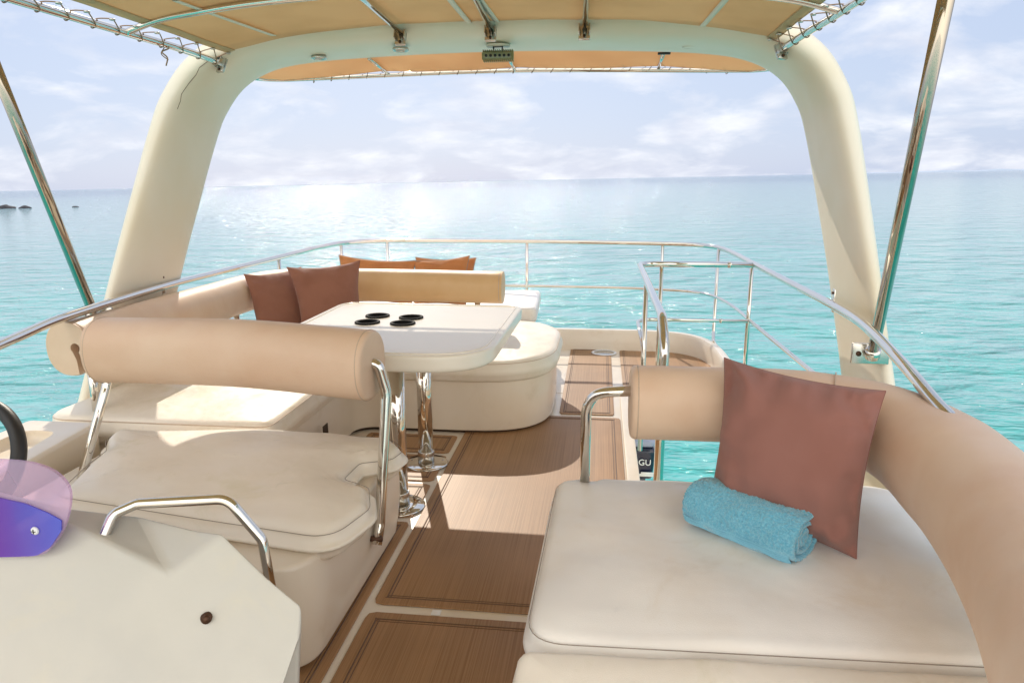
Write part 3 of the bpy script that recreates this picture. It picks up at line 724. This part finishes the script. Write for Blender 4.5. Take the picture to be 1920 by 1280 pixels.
# ------------------------------------------------------------------ railings
RR = .021
gr = thing('railing', 'polished steel railing running round the stern and both sides of the deck', 'railing', (-.7, 6.9, .2))
top = [(-2.10, 1.6, .965), (-2.34, 2.51, .97), (-2.46, 2.94, .975), (-2.51, 3.34, .98), (-2.585, 4.0, .98), (-2.60, 4.58, .98), (-2.585, 5.33, .985), (-2.55, 5.80, .995), (-2.52, 6.24, 1.003), (-2.42, 6.66, 1.01), (-2.15, 6.90, 1.012), (-1.8, 6.94, 1.013), (-1.3, 6.95, 1.013), (-.70, 6.95, 1.013), (0, 6.95, 1.008), (.583, 6.92, 1.003), (.88, 6.85, 1.0), (1.05, 6.60, .998), (1.10, 6.1, .994), (1.115, 5.5, .99), (1.14, 4.47, .985), (1.16, 3.85, .98), (1.155, 3.40, .98), (1.10, 2.97, .988), (1.06, 2.55, .96), (1.052, 2.31, .919), (1.065, 2.16, .88), (1.10, 2.02, .80)]
link('top_rail', *tube(spline(top, 8), RR, 18), chrome, gr)
midp = [(-2.55, 5.2, .575), (-2.52, 6.1, .58), (-2.38, 6.68, .58), (-2.10, 6.90, .58), (-1.3, 6.95, .58), (-.7, 6.95, .58), (.1, 6.95, .578), (.59, 6.88, .575), (.87, 6.78, .573), (1.03, 6.50, .572), (1.10, 6.0, .57), (1.12, 5.3, .57), (1.16, 4.05, .57), (1.18, 3.4, .57)]
link('mid_rail', *tube(spline(midp, 8), .014, 14), chrome, gr)
for (x, y, zt, zb) in ((-2.08, 6.92, 1.0, .19), (-.70, 6.95, 1.0, .19), (.585, 6.92, .99, .19), (-2.44, 6.62, 1.0, .19), (-2.575, 5.55, .98, .28), (1.11, 5.45, .98, .16)):
    st = link('stanchion', *tube([(x, y, zb), (x, y, zt)], .0155, 14), chrome, gr)
    link('foot', *lathe([(.035, 0), (.035, .004), (.022, .012), (.018, .012)], (x, y, zb+.005), 20), chrome, st)
st = link('stanchion', *tube(fillet([(1.045, 6.58, .99), (1.03, 6.50, .26), (1.02, 6.42, .19), (1.06, 6.36, .12)], .05), .0155, 14), chrome, gr)
for (x, y, s) in ((-2.585, 4.02, -1), (1.165, 3.80, 1)):
    br = link('rail_bracket', *tube([(x, y, .985), (x+s*.03, y, .985)], .009, 10), chrome, gr)
    link('plate', *box(min(x+s*.02, x+s*.028), max(x+s*.02, x+s*.028), y-.018, y+.018, .93, 1.05, .003), chrome, br)
    link('bolt', *tube([(x+s*.012, y, 1.03), (x+s*.02, y, 1.03)], .007, 8), brownish, br)
sr = thing('stair_rail', 'hooked steel handrail guarding the stair opening beside the lounge', 'handrail', (.29, 3.15, 0))
hp = fillet([(1.10, 5.40, .985), (.29, 5.40, .985), (.29, 3.30, .985), (.29, 3.12, .90), (.285, 3.10, .0)], [.14, .18, .12], 10)
link('handrail', *tube(hp, .022, 18), chrome, sr)
link('joint_sleeve', *tube([(.93, 5.40, .985), (.96, 5.40, .985)], .0235, 18), chrome, sr)
mp_ = fillet([(1.10, 5.42, .565), (.29, 5.42, .565), (.29, 4.50, .55)], [.14], 10)
link('lower_rail', *tube(mp_, .014, 14), chrome, sr)
link('joint_sleeve', *tube([(.90, 5.42, .565), (.92, 5.42, .565)], .0165, 14), chrome, sr)
link('post', *tube([(.29, 4.50, -.13), (.29, 4.50, .965)], .0155, 14), chrome, sr)
link('post', *tube([(.455, 5.40, .0), (.455, 5.40, .965)], .0155, 14), chrome, sr)

# ------------------------------------------------------------------ corner sofa
so = thing('corner_sofa', 'cream L-shaped sofa with roll backrests round the table', 'sofa', (-1.9, 4.6, 0))
sof = [(-2.66, 3.03), (-1.52, 3.03), (-1.52, 4.30), (-.28, 4.30), (-.28, 5.68), (-2.66, 5.68)]
srad = [.12, .06, .12, .52, .50, .3]
SP = round_poly(sof, srad)
link('plinth', *pad(offset(SP, -.05), .0, .03, .004, 0, centre=(-2.0, 4.95), rings=2), dark_gap, so)
link('base', *pad(offset(SP, -.02), .022, .355, .012, 0, centre=(-2.0, 4.95), rings=2), gel, so, sharp=35)
cu_o = link('seat_cushion', *pad(offset(SP, .012), .35, .49, .045, .012, rb=.03, centre=(-2.0, 4.95), rings=14, bulge=.012, wrinkle=.008), vinyl, so)
link('piping', *tube(loop3(SP, .472, .006), .0024, 6, closed=True), seam_m, cu_o)
bp = spline([(-2.49, 3.04, .82), (-2.485, 3.4, .82), (-2.48, 4.2, .82), (-2.47, 4.8, .82), (-2.38, 5.10, .82), (-2.12, 5.24, .82), (-1.8, 5.25, .82), (-1.3, 5.25, .82), (-.705, 5.25, .815)], 10)
def part_path(P, i0, i1): return P[i0:i1]
ib = min(range(len(bp)), key=lambda i: (bp[i]-Vector((-2.47, 4.8, .82))).length)
bo = link('side_backrest', *bolster(bp[:ib+1], .115, lambda t: .130-.004*t, .004), vinyl_t, so)
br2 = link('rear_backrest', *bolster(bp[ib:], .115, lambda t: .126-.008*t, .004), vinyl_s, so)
kh = [(.024*math.cos(R(a)), .024*math.sin(R(a))) for a in range(-50, 231, 14)]
KV = [(-2.452+a+(.012 if b < -.05 else 0), y, .825+b) for y in (2.98, 3.20) for a, b in kh+[(-.012, -.06), (.002, -.25), (.034, -.25), (.018, -.06)]]
kn = len(kh)+4; boolean(bo, KV, [tuple(range(kn)), tuple(range(2*kn-1, kn-1, -1))]+[(i, (i+1) % kn, kn+(i+1) % kn, kn+i) for i in range(kn)])
bo.data.materials.clear(); bo.data.materials.append(vinyl_t)
link('piping', *ring_at((-2.49, 3.055, .82), (0, 1, 0), .116, .131, .0025), seam_m, bo)
link('piping', *ring_at((-.725, 5.25, .815), (1, 0, 0), .116, .119, .0025), seam_m, br2)
for p in ((-2.445, 3.12), (-2.47, 4.6), (-1.9, 5.25), (-.9, 5.25)): link('backrest_post', *tube([(*p, .44), (*p, .76)], .021, 16), chrome, so)
# vent slots on the seat panel
link('vent', *join([box(-1.498, -1.492, 3.62+k*.012, 3.625+k*.012, .20, .27, .0) for k in range(6)]), dark_gap, so)
# sun pad behind
sp = thing('sun_pad', 'white padded sunbed at the stern behind the sofa backrest', 'sunbed', (-1.4, 6.2, 0))
SPD = round_poly([(-2.5, 5.75), (-.50, 5.75), (-.545, 6.72), (-2.45, 6.72)], [.05, .06, .07, .15])
link('mattress', *pad(SPD, .45, .575, .03, .012, rings=6, wrinkle=.006), vinyl_w, sp)
link('base', *pad(offset(SPD, -.05), .0, .447, .01, 0, rings=2), gel, sp, sharp=35)

# orange pillows leaning on the back of the sofa
def orange(TL, TR, BR, BL, lab, seed):
    t = thing('pillow', lab, 'pillow', tuple((Vector(BL)+Vector(BR))/2), 'orange piped pillows on the sunbed')
    (V, F), loop = pillow(TL, TR, BR, BL, .13, .05, 28, seed, .02)
    link('cover', V, F, pil_o, t); link('piping', *tube(loop, .004, 6, closed=True), thread, t)
orange((-2.16, 5.80, .985), (-1.50, 5.80, .945), (-1.51, 5.66, .60), (-2.14, 5.66, .60), 'orange pillow with dark piping behind the sofa backrest, the left one of the front two', 3)
orange((-1.52, 5.80, .945), (-1.055, 5.80, .99), (-1.065, 5.66, .60), (-1.50, 5.66, .60), 'orange pillow with dark piping behind the sofa backrest, the right one of the front two', 9)
orange((-1.55, 5.97, .955), (-1.03, 5.97, .955), (-1.04, 5.83, .60), (-1.53, 5.83, .60), 'orange pillow mostly hidden, only its right edge showing behind the other two', 14)
def simple_pillow(TL, TR, BR, BL, th, m, lab, grp, seed, pinch=.06, n=40, wr=.012, seam=True):
    t = thing('pillow', lab, 'pillow', tuple((Vector(BL)+Vector(BR))/2), grp)
    (V, F), loop = pillow(TL, TR, BR, BL, th, pinch, n, seed, wr)
    c = link('cover', V, F, m, t)
    if seam: link('seam', *tube(loop, .0018, 6, closed=True), mat('seam '+str(seed), tuple(x*.8 for x in m.node_tree.nodes['Principled BSDF'].inputs['Base Color'].default_value[:3]), .9), c)
g2 = 'russet pillows in the corner of the sofa'
simple_pillow((-2.40, 4.62, .975), (-2.14, 4.97, .985), (-1.93, 4.74, .50), (-2.23, 4.40, .50), .15, pil_b, 'russet square pillow on the left in the sofa corner, partly covered by the other', g2, 21)
simple_pillow((-2.15, 4.75, 1.01), (-1.69, 4.95, 1.04), (-1.62, 4.80, .55), (-1.98, 4.52, .50), .16, pil_b, 'russet square pillow on the right in the sofa corner, in front of its neighbour', g2, 33)

tw2 = thing('folded_towel', 'pale blue folded towel under the russet pillows, barely visible past the table', 'towel', (-1.85, 4.52, .48))
link('cloth', *pad(round_poly([(-2.15, 4.30), (-1.62, 4.30), (-1.62, 4.58), (-2.15, 4.58)], .05), .482, .53, .02, .01, wrinkle=.01), terry, tw2)

# ------------------------------------------------------------------ table
tb = thing('table', 'white glossy table with four black cup holders on two steel posts', 'table', (-.96, 3.5, 0))
TP = round_poly([(-1.53, 2.845), (-.455, 2.845), (-.435, 4.12), (-1.53, 4.14)], [.14, .30, .10, .12], .02)
tabm = mat('table gelcoat', (.84, .79, .70), .22, var2=(.82, .76, .66), vscale=3, coat=.2, bump2=.02, b2scale=3)
tt = link('tabletop', *pad(TP, .805, .88, .012, 0, rb=.02, rings=5, taper=.0), tabm, tb, sharp=35)
link('rim', *tube(loop3(TP, .8802, -.035), .0045, 8, closed=True), tabm, tt)
cups = [(-1.181, 3.70), (-.989, 3.674), (-1.18, 3.522), (-.991, 3.514)]
boolean(tt, *join([lathe([(0, .81), (.052, .81), (.052, .90), (0, .90)], (x, y, 0), 32) for x, y in cups]))
for x, y in cups:
    link('cup_holder', *lathe([(0, .812), (.046, .812), (.0505, .876), (.052, .8815), (.064, .8815), (.066, .884), (.063, .889), (.054, .889), (.0475, .884), (.044, .818), (0, .816)], (x, y, 0), 32), black_m, tb)
for y in (3.245, 3.80):
    p = link('table_post', *tube([(-.962, y, .02), (-.962, y, .805)], .042, 32), chrome, tb)
    link('collar', *lathe([(.043, 0), (.048, 0), (.048, .07), (.046, .075), (.043, .075)], (-.962, y, .012), 32), steel, p)
    link('flange', *lathe([(.048, .016), (.118, .014), (.125, .009), (.125, .006), (.048, .006)], (-.962, y, .002), 48), chrome, p)
    for k in range(5): a = k*2*PI/5+.4; link('screw', *lathe([(0, .019), (.006, .018), (.007, .015)], (-.962+.095*math.cos(a), y+.095*math.sin(a), .001), 10), steel, p)

# ------------------------------------------------------------------ helm seat
hs = thing('helm_bench', 'cream double bench with a wide roll backrest, nearest the console', 'bench', (-1.5, 2.5, 0))
HB = round_poly([(-2.20, 2.96), (-2.20, 2.10), (-1.55, 2.02), (-.885, 1.91), (-.872, 2.96)], [.04, .1, .3, .17, .04])
link('plinth', *pad(offset(HB, -.07), 0, .03, .004, 0, rings=2), dark_gap, hs)
link('base', *pad(HB, .022, .41, .02, 0, rings=2, taper=.02, bulge=.015), gel, hs, sharp=40)
HC = round_poly([(-2.17, 2.88), (-1.62, 2.96), (-1.28, 2.96), (-.90, 2.93), (-.81, 2.80), (-.83, 2.70), (-.95, 2.645), (-.96, 2.48), (-.84, 2.42), (-.78, 2.25), (-.84, 2.03), (-1.32, 2.11), (-1.95, 2.22), (-2.03, 2.50), (-2.06, 2.66), (-2.14, 2.76)], [.08, .1, .1, .14, .07, .05, .035, .035, .06, .1, .1, .3, .08, .1, .05, .05], .018)
sl = lambda x, y: .03*math.sin((x+2.2)*2.2)*.5
hc = link('seat_cushion', *pad(HC, .368, .500, .052, .036, rb=.05, centre=(-1.45, 2.56), rings=26, bulge=.028, wrinkle=.012, puff=.30), vinyl, hs)
link('stitching', *tube(loop3(HC, .478, .004), .0014, 6, closed=True), thread, hc)
hbp = spline([(-2.11, 2.76, .893), (-1.8, 2.735, .903), (-1.4, 2.70, .909), (-.865, 2.63, .893)], 10)
hb = link('backrest', *bolster(hbp, .122, .138, .018), vinyl_t, hs)
link('piping', *ring_at((-.885, 2.634, .893), (1, -.13, 0), .122, .138, .0028), seam_m, hb)
link('piping', *ring_at((-2.09, 2.76, .893), (1, -.06, 0), .122, .138, .0028), seam_m, hb)
link('bracket_arm', *tube(fillet([(-.90, 2.63, .905), (-.845, 2.63, .90), (-.820, 2.64, .78), (-.846, 2.56, .26), (-.850, 2.52, .19)], [.05, .12, .05], 8), .021, 18), chrome, hs)
link('bracket_bolt', *tube([(-.826, 2.52, .215), (-.90, 2.52, .215)], .011, 12), brownish, hs)
link('bracket_arm', *tube(fillet([(-2.07, 2.74, .80), (-2.075, 2.72, .74), (-2.10, 2.47, .30)], .1), .018, 16), chrome, hs)

# side counter with a moulded tray
ct = thing('side_counter', 'cream moulded side counter with a recessed tray left of the helm seat', 'counter', (-2.46, 2.2, 0))
CP = round_poly([(-2.66, 1.5), (-2.24, 1.5), (-2.26, 2.5), (-2.30, 2.94), (-2.66, 2.94)], [.03, .05, .2, .04, .04])
cto = link('counter_body', *pad(CP, .0, .50, .02, 0, rings=3), gel, ct, sharp=35)
boolean(cto, *pad(round_poly([(-2.57, 1.9), (-2.34, 1.9), (-2.345, 2.5), (-2.40, 2.80), (-2.57, 2.80)], .07), .45, .60, .01, 0, rb=.03, rings=2))

# ------------------------------------------------------------------ helm console in the foreground
cn = thing('helm_console', 'off-white moulded helm console in the near left corner', 'console', (-1.3, 1.2, 0))
def console():
    # far edge of the dash top, the notched crease in front of it, and one plane face falling towards the bow
    top_far = [(-2.1, 1.56, .93), (-1.295, 1.50, .812), (-1.095, 1.50, .802), (-.932, 1.46, .797), (-.849, 1.432, .807)]
    crease = [(-2.1, 1.485, .987), (-1.236, 1.42, .821), (-.952, 1.378, .731), (-.853, 1.424, .803)]
    bm = bmesh.new()
    def v(p): return bm.verts.new(p)
    A = [v(p) for p in top_far]; B = [v(p) for p in crease[:3]]
    Cc = [A[4]]+[v(p) for p in ((-.72, 1.387, .726), (-.636, 1.362, .681), (-.632, 1.332, .628), (-.668, 1.282, .543), (-.78, 1.17, .0))]
    D = [v((-2.1, 1.249, .576)), v((-1.236, 1.17, .386)), v((-1.0, 1.135, .31)), v((-.74, 1.171, .357))]
    G = [v((-2.1, 1.1, .0)), v((-1.25, 1.06, .0)), v((-1.0, 1.06, .0)), v((-.84, 1.10, .0))]
    BK = [v((-2.1, 1.55, 0)), v((-1.295, 1.49, 0)), v((-1.095, 1.49, 0)), v((-.985, 1.45, 0)), v((-.868, 1.43, 0)), v((-.74, 1.385, 0)), v((-.70, 1.35, 0))]
    f = bm.faces.new
    f((A[0], A[1], B[1], B[0])); f((A[1], A[2], B[2], B[1])); f((A[2], A[3], B[2])); f((A[3], A[4], B[2]))
    f((B[0], B[1], D[1], D[0])); f((B[1], B[2], D[2], D[1])); f((B[2], A[4], D[2])); f((A[4], Cc[1], D[3], D[2]))
    f((Cc[1], Cc[2], Cc[3], D[3])); f((Cc[3], Cc[4], D[3])); f((D[0], D[1], G[1], G[0])); f((D[1], D[2], G[2], G[1])); f((D[2], D[3], G[3], G[2]))
    f((D[3], Cc[4], Cc[5], G[3]))
    for i in range(4): f((A[i+1], A[i], BK[i], BK[i+1]))
    f((Cc[1], A[4], BK[4], BK[5])); f((Cc[2], Cc[1], BK[5], BK[6])); f((Cc[3], Cc[2], BK[6])); f((Cc[4], Cc[3], BK[6], Cc[5]))
    f((A[0], B[0], D[0], G[0], BK[0])); f((BK[0], G[0], G[1], G[2], G[3], Cc[5], BK[6], BK[5], BK[4], BK[3], BK[2], BK[1]))
    bmesh.ops.recalc_face_normals(bm, faces=bm.faces)
    bmesh.ops.dissolve_limit(bm, angle_limit=R(5), verts=bm.verts, edges=bm.edges)
    bmesh.ops.bevel(bm, geom=[e for e in bm.edges if e.calc_face_angle(0) > R(7)], offset=.013, segments=6, affect='EDGES', profile=.6, clamp_overlap=False)
    bm.verts.index_update(); V = [x.co.copy() for x in bm.verts]; F = [tuple(q.index for q in g.verts) for g in bm.faces]; bm.free()
    return V, F
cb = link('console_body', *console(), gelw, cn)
cb.modifiers.new('weighted', 'WEIGHTED_NORMAL').weight = 80
link('grab_rail', *tube(fillet([(-1.150, 1.43, .72), (-1.148, 1.425, .775), (-1.140, 1.46, .822), (-1.095, 1.49, .838), (-.880, 1.52, .848), (-.800, 1.52, .745), (-.775, 1.50, .60)], [.02, .03, .035, .05, .04], 8), .0125, 18), chrome, cn)
# open screw hole with its rusty ring
link('screw_hole', *join([tube([(-.849, 1.345, .648), (-.849, 1.329, .652)], .0125, 14), tube([(-.847, 1.331, .652), (-.843, 1.322, .655)], .008, 12)]), brownish, cn)

ws = thing('windscreen', 'rounded violet acrylic windscreen corner screwed to the console', 'windscreen', (-1.3, 1.36, .75))
def plate(poly, y0, th, tilt=0):
    P = round_poly(poly, .0, .012); n = len(P); V = []; F = []
    for d in (0, th):
        for p in P: V.append((p.x, y0+d+(p.y-.75)*tilt, p.y))
    F = [tuple(range(n))[::-1], tuple(range(n, 2*n))]+[(i, (i+1) % n, n+(i+1) % n, n+i) for i in range(n)]
    return V, F
WP = spline([(-1.9, .96, 0), (-1.6, .985, 0), (-1.40, .99, 0), (-1.30, .992, 0), (-1.235, .987, 0), (-1.185, .967, 0), (-1.160, .932, 0), (-1.166, .885, 0), (-1.19, .83, 0), (-1.225, .785, 0), (-1.26, .762, 0), (-1.36, .752, 0), (-1.6, .75, 0), (-1.9, .75, 0)], 6)
link('upper_pane', *plate([(p.x, p.y) for p in WP], 1.36, .008, .0), acr, ws, smooth=False)
BPp = [(-1.9, .93), (-1.6, .92), (-1.334, .903), (-1.269, .892), (-1.22, .874), (-1.186, .856), (-1.19, .83), (-1.225, .786), (-1.262, .764), (-1.36, .754), (-1.6, .752), (-1.9, .752)]
link('tinted_band', *plate(BPp, 1.3545, .003, .0), acr_band, ws, smooth=False)
sc = link('screw', *lathe([(0, -.007), (.006, -.0065), (.0095, -.003), (.0095, 0)], (-1.253, 1.3545, .828), 20, 'y'), whitep, ws)
link('slot', *join([box(-1.2585, -1.2475, 1.3468, 1.3476, .827, .829, 0), box(-1.254, -1.252, 1.3466, 1.3476, .8225, .8335, 0)]), black, sc)

sw = thing('steering_wheel', 'black padded steering wheel cut off by the left edge', 'steering wheel', (-2.0, 1.95, .80))
wc = Vector((-1.995, 1.93, .73)); wu = Vector((1, 0, 0)); wv = Vector((0, .45, .89)).normalized(); wr = .185
link('rim', *tube([wc+wu*math.cos(a)*wr+wv*math.sin(a)*wr for a in [2*PI*k/64 for k in range(64)]], .023, 16, closed=True), rubber, sw)
for a in (R(-25), R(90), R(205)):
    d = wu*math.cos(a)+wv*math.sin(a); link('spoke', *tube([wc+d*.03-Vector((0, .03, 0)), wc+d*(wr-.01)], [.018, .011], 10), steel, sw)
link('hub', *tube([wc+Vector((0, -.05, .02)), wc+Vector((0, .03, -.02))], .05, 24), rubber, sw)
link('column', *tube([wc+Vector((0, -.05, .02)), wc+Vector((0, -.33, -.14))], .03, 20), rubber, sw)

# ------------------------------------------------------------------ right lounge
lg = thing('lounge_seat', 'wide white lounge seat with a curved tan roll backrest on the right', 'lounge', (.4, 2.1, 0))
LP = round_poly([(-.175, 1.66), (1.12, 1.70), (1.22, 2.80), (.02, 2.74), (-.02, 2.69), (-.055, 2.72), (-.15, 2.68)], [.11, .06, .2, .05, .03, .03, .09])
link('base', *pad(offset(LP, -.05), .0, .29, .02, 0, rings=2), gel, lg, sharp=35)
lc = link('seat_cushion', *pad(LP, .28, .432, .045, .026, rb=.04, centre=(.45, 2.2), rings=20, bulge=.015, wrinkle=.012), vinyl_w, lg)
link('stitching', *tube(loop3(LP, .4135, -.002), .0013, 6, closed=True), thread, lc)
LP2 = round_poly([(-.21, .75), (1.12, .75), (1.13, 1.675), (-.185, 1.64)], [.05, .05, .04, .05])
slp = lambda x, y: -.30*max(0, 1.60-y)
link('front_cushion', *pad(LP2, .22, .425, .035, .0, rb=.03, rings=8, bulge=.012, slope=slp, wrinkle=.01), vinyl, lg)
lbp = spline([(.125, 2.615, .785), (.4, 2.62, .785), (.72, 2.61, .785), (.90, 2.54, .775), (1.02, 2.38, .755), (1.06, 2.12, .735), (1.045, 1.85, .72), (.99, 1.55, .71), (.90, 1.25, .71), (.78, .9, .71)], 8)
sm = lambda t: max(0, min(1, (t-.28)/.2))
lb = link('backrest', *bolster(lbp, lambda t: .125+.03*sm(t), lambda t: .137+.04*sm(t), .02), vinyl_t, lg)
link('piping', *ring_at((.15, 2.616, .785), (1, 0, 0), .125, .137, .0025), seam_m, lb)
link('seam', *ring_at((.84, 2.582, .782), (1, -.32, 0), .129, .142, .0022), seam_m, lb)
link('arm_tube', *tube(fillet([(-.038, 2.67, .38), (-.038, 2.66, .80), (.14, 2.61, .83)], .17, 12), .020, 18), chrome, lg)
for p in ((.5, 2.63), (1.13, 2.1)): link('backrest_post', *tube([(*p, .42), (*p, .70)], .02, 14), chrome, lg)

simple_pillow((.438, 2.50, .992), (.895, 2.28, .952), (.803, 2.12, .462), (.390, 2.36, .495), .25, pil_r, 'large dusty rose pillow leaning on the right lounge backrest', None, 5, .036, 72, .036)

# rolled towel
tw = thing('towel', 'light blue terry towel rolled up on the white lounge seat', 'towel', (.52, 2.22, .455))
def towel():
    a = Vector((.352, 2.350, .530)); b = Vector((.645, 2.112, .526)); ax = (b-a).normalized(); s = ax.cross(Vector((0, 0, 1))).normalized(); u = Vector((0, 0, 1))
    V = []; F = []; nl, na = 190, 280; W_, H_ = .100, .076
    prof = []
    for k in range(na):
        q = 2*PI*k/na; c, sn = math.cos(q), math.sin(q); prof.append((math.copysign(abs(c)**.8, c)*W_, math.copysign(abs(sn)**.8, sn)*H_))
    for i in range(nl+1):
        t = i/nl; p = a.lerp(b, t); k = 1-.10*(abs(2*t-1)**6)
        for kk, (c, h) in enumerate(prof):
            q = p+s*c*k+u*h*k
            dn = (s*c+u*h).normalized()
            kd = .10 if 306 < 360*kk/na < 352 else 1
            q += dn*(kd*(.0052*noise.noise(q*230)+.003*noise.noise(q*90))+.012*noise.noise(q*12))
            V.append(q)
    for i in range(nl):
        for k in range(na): l = (k+1) % na; F.append((i*na+k, i*na+l, (i+1)*na+l, (i+1)*na+k))
    # spiral of folded layers at each end
    for end, sg in ((0, -1), (nl, 1)):
        base = end*na; prev = [base+k for k in range(na)]; p = a if end == 0 else b
        for r_, dep in ((.93, .006), (.84, .004), (.80, -.014), (.74, -.016), (.68, .0), (.54, .002), (.50, -.016), (.44, -.018), (.36, -.003), (.2, -.002), (.1, -.012)):
            cur = []
            for k in range(na):
                c, h = prof[k]; q = p+s*c*r_*.9+u*h*r_*.9+ax*sg*dep
                q += Vector((noise.noise(q*150), noise.noise(q*150+Vector((5, 0, 0))), noise.noise(q*150+Vector((0, 9, 0)))))*.004
                cur.append(len(V)); V.append(q)
            for k in range(na): l = (k+1) % na; F.append((prev[k], prev[l], cur[l], cur[k]))
            prev = cur
        F.append(tuple(prev))
    return (V, F), a, b, ax, s, u
(tv, tf), a_, b_, ax_, s_, u_ = towel()
link('terry_roll', tv, tf, terry, tw)
bd = []
for k in range(7):
    q = R(310+k*6); c, sn = math.cos(q), math.sin(q); line = []
    for i in range(41):
        t = .02+.96*i/40; kk_ = 1-.10*(abs(2*t-1)**6); dn = (s_*c+u_*sn).normalized()
        p = a_.lerp(b_, t)+s_*(c**.8)*.100*kk_-u_*(abs(sn)**.8)*.076*kk_
        line.append(p+dn*(.010*noise.noise(p*14)+.001))
    bd.append(tube(line, .0026, 6))
link('woven_band', *join(bd), terry_band, tw)
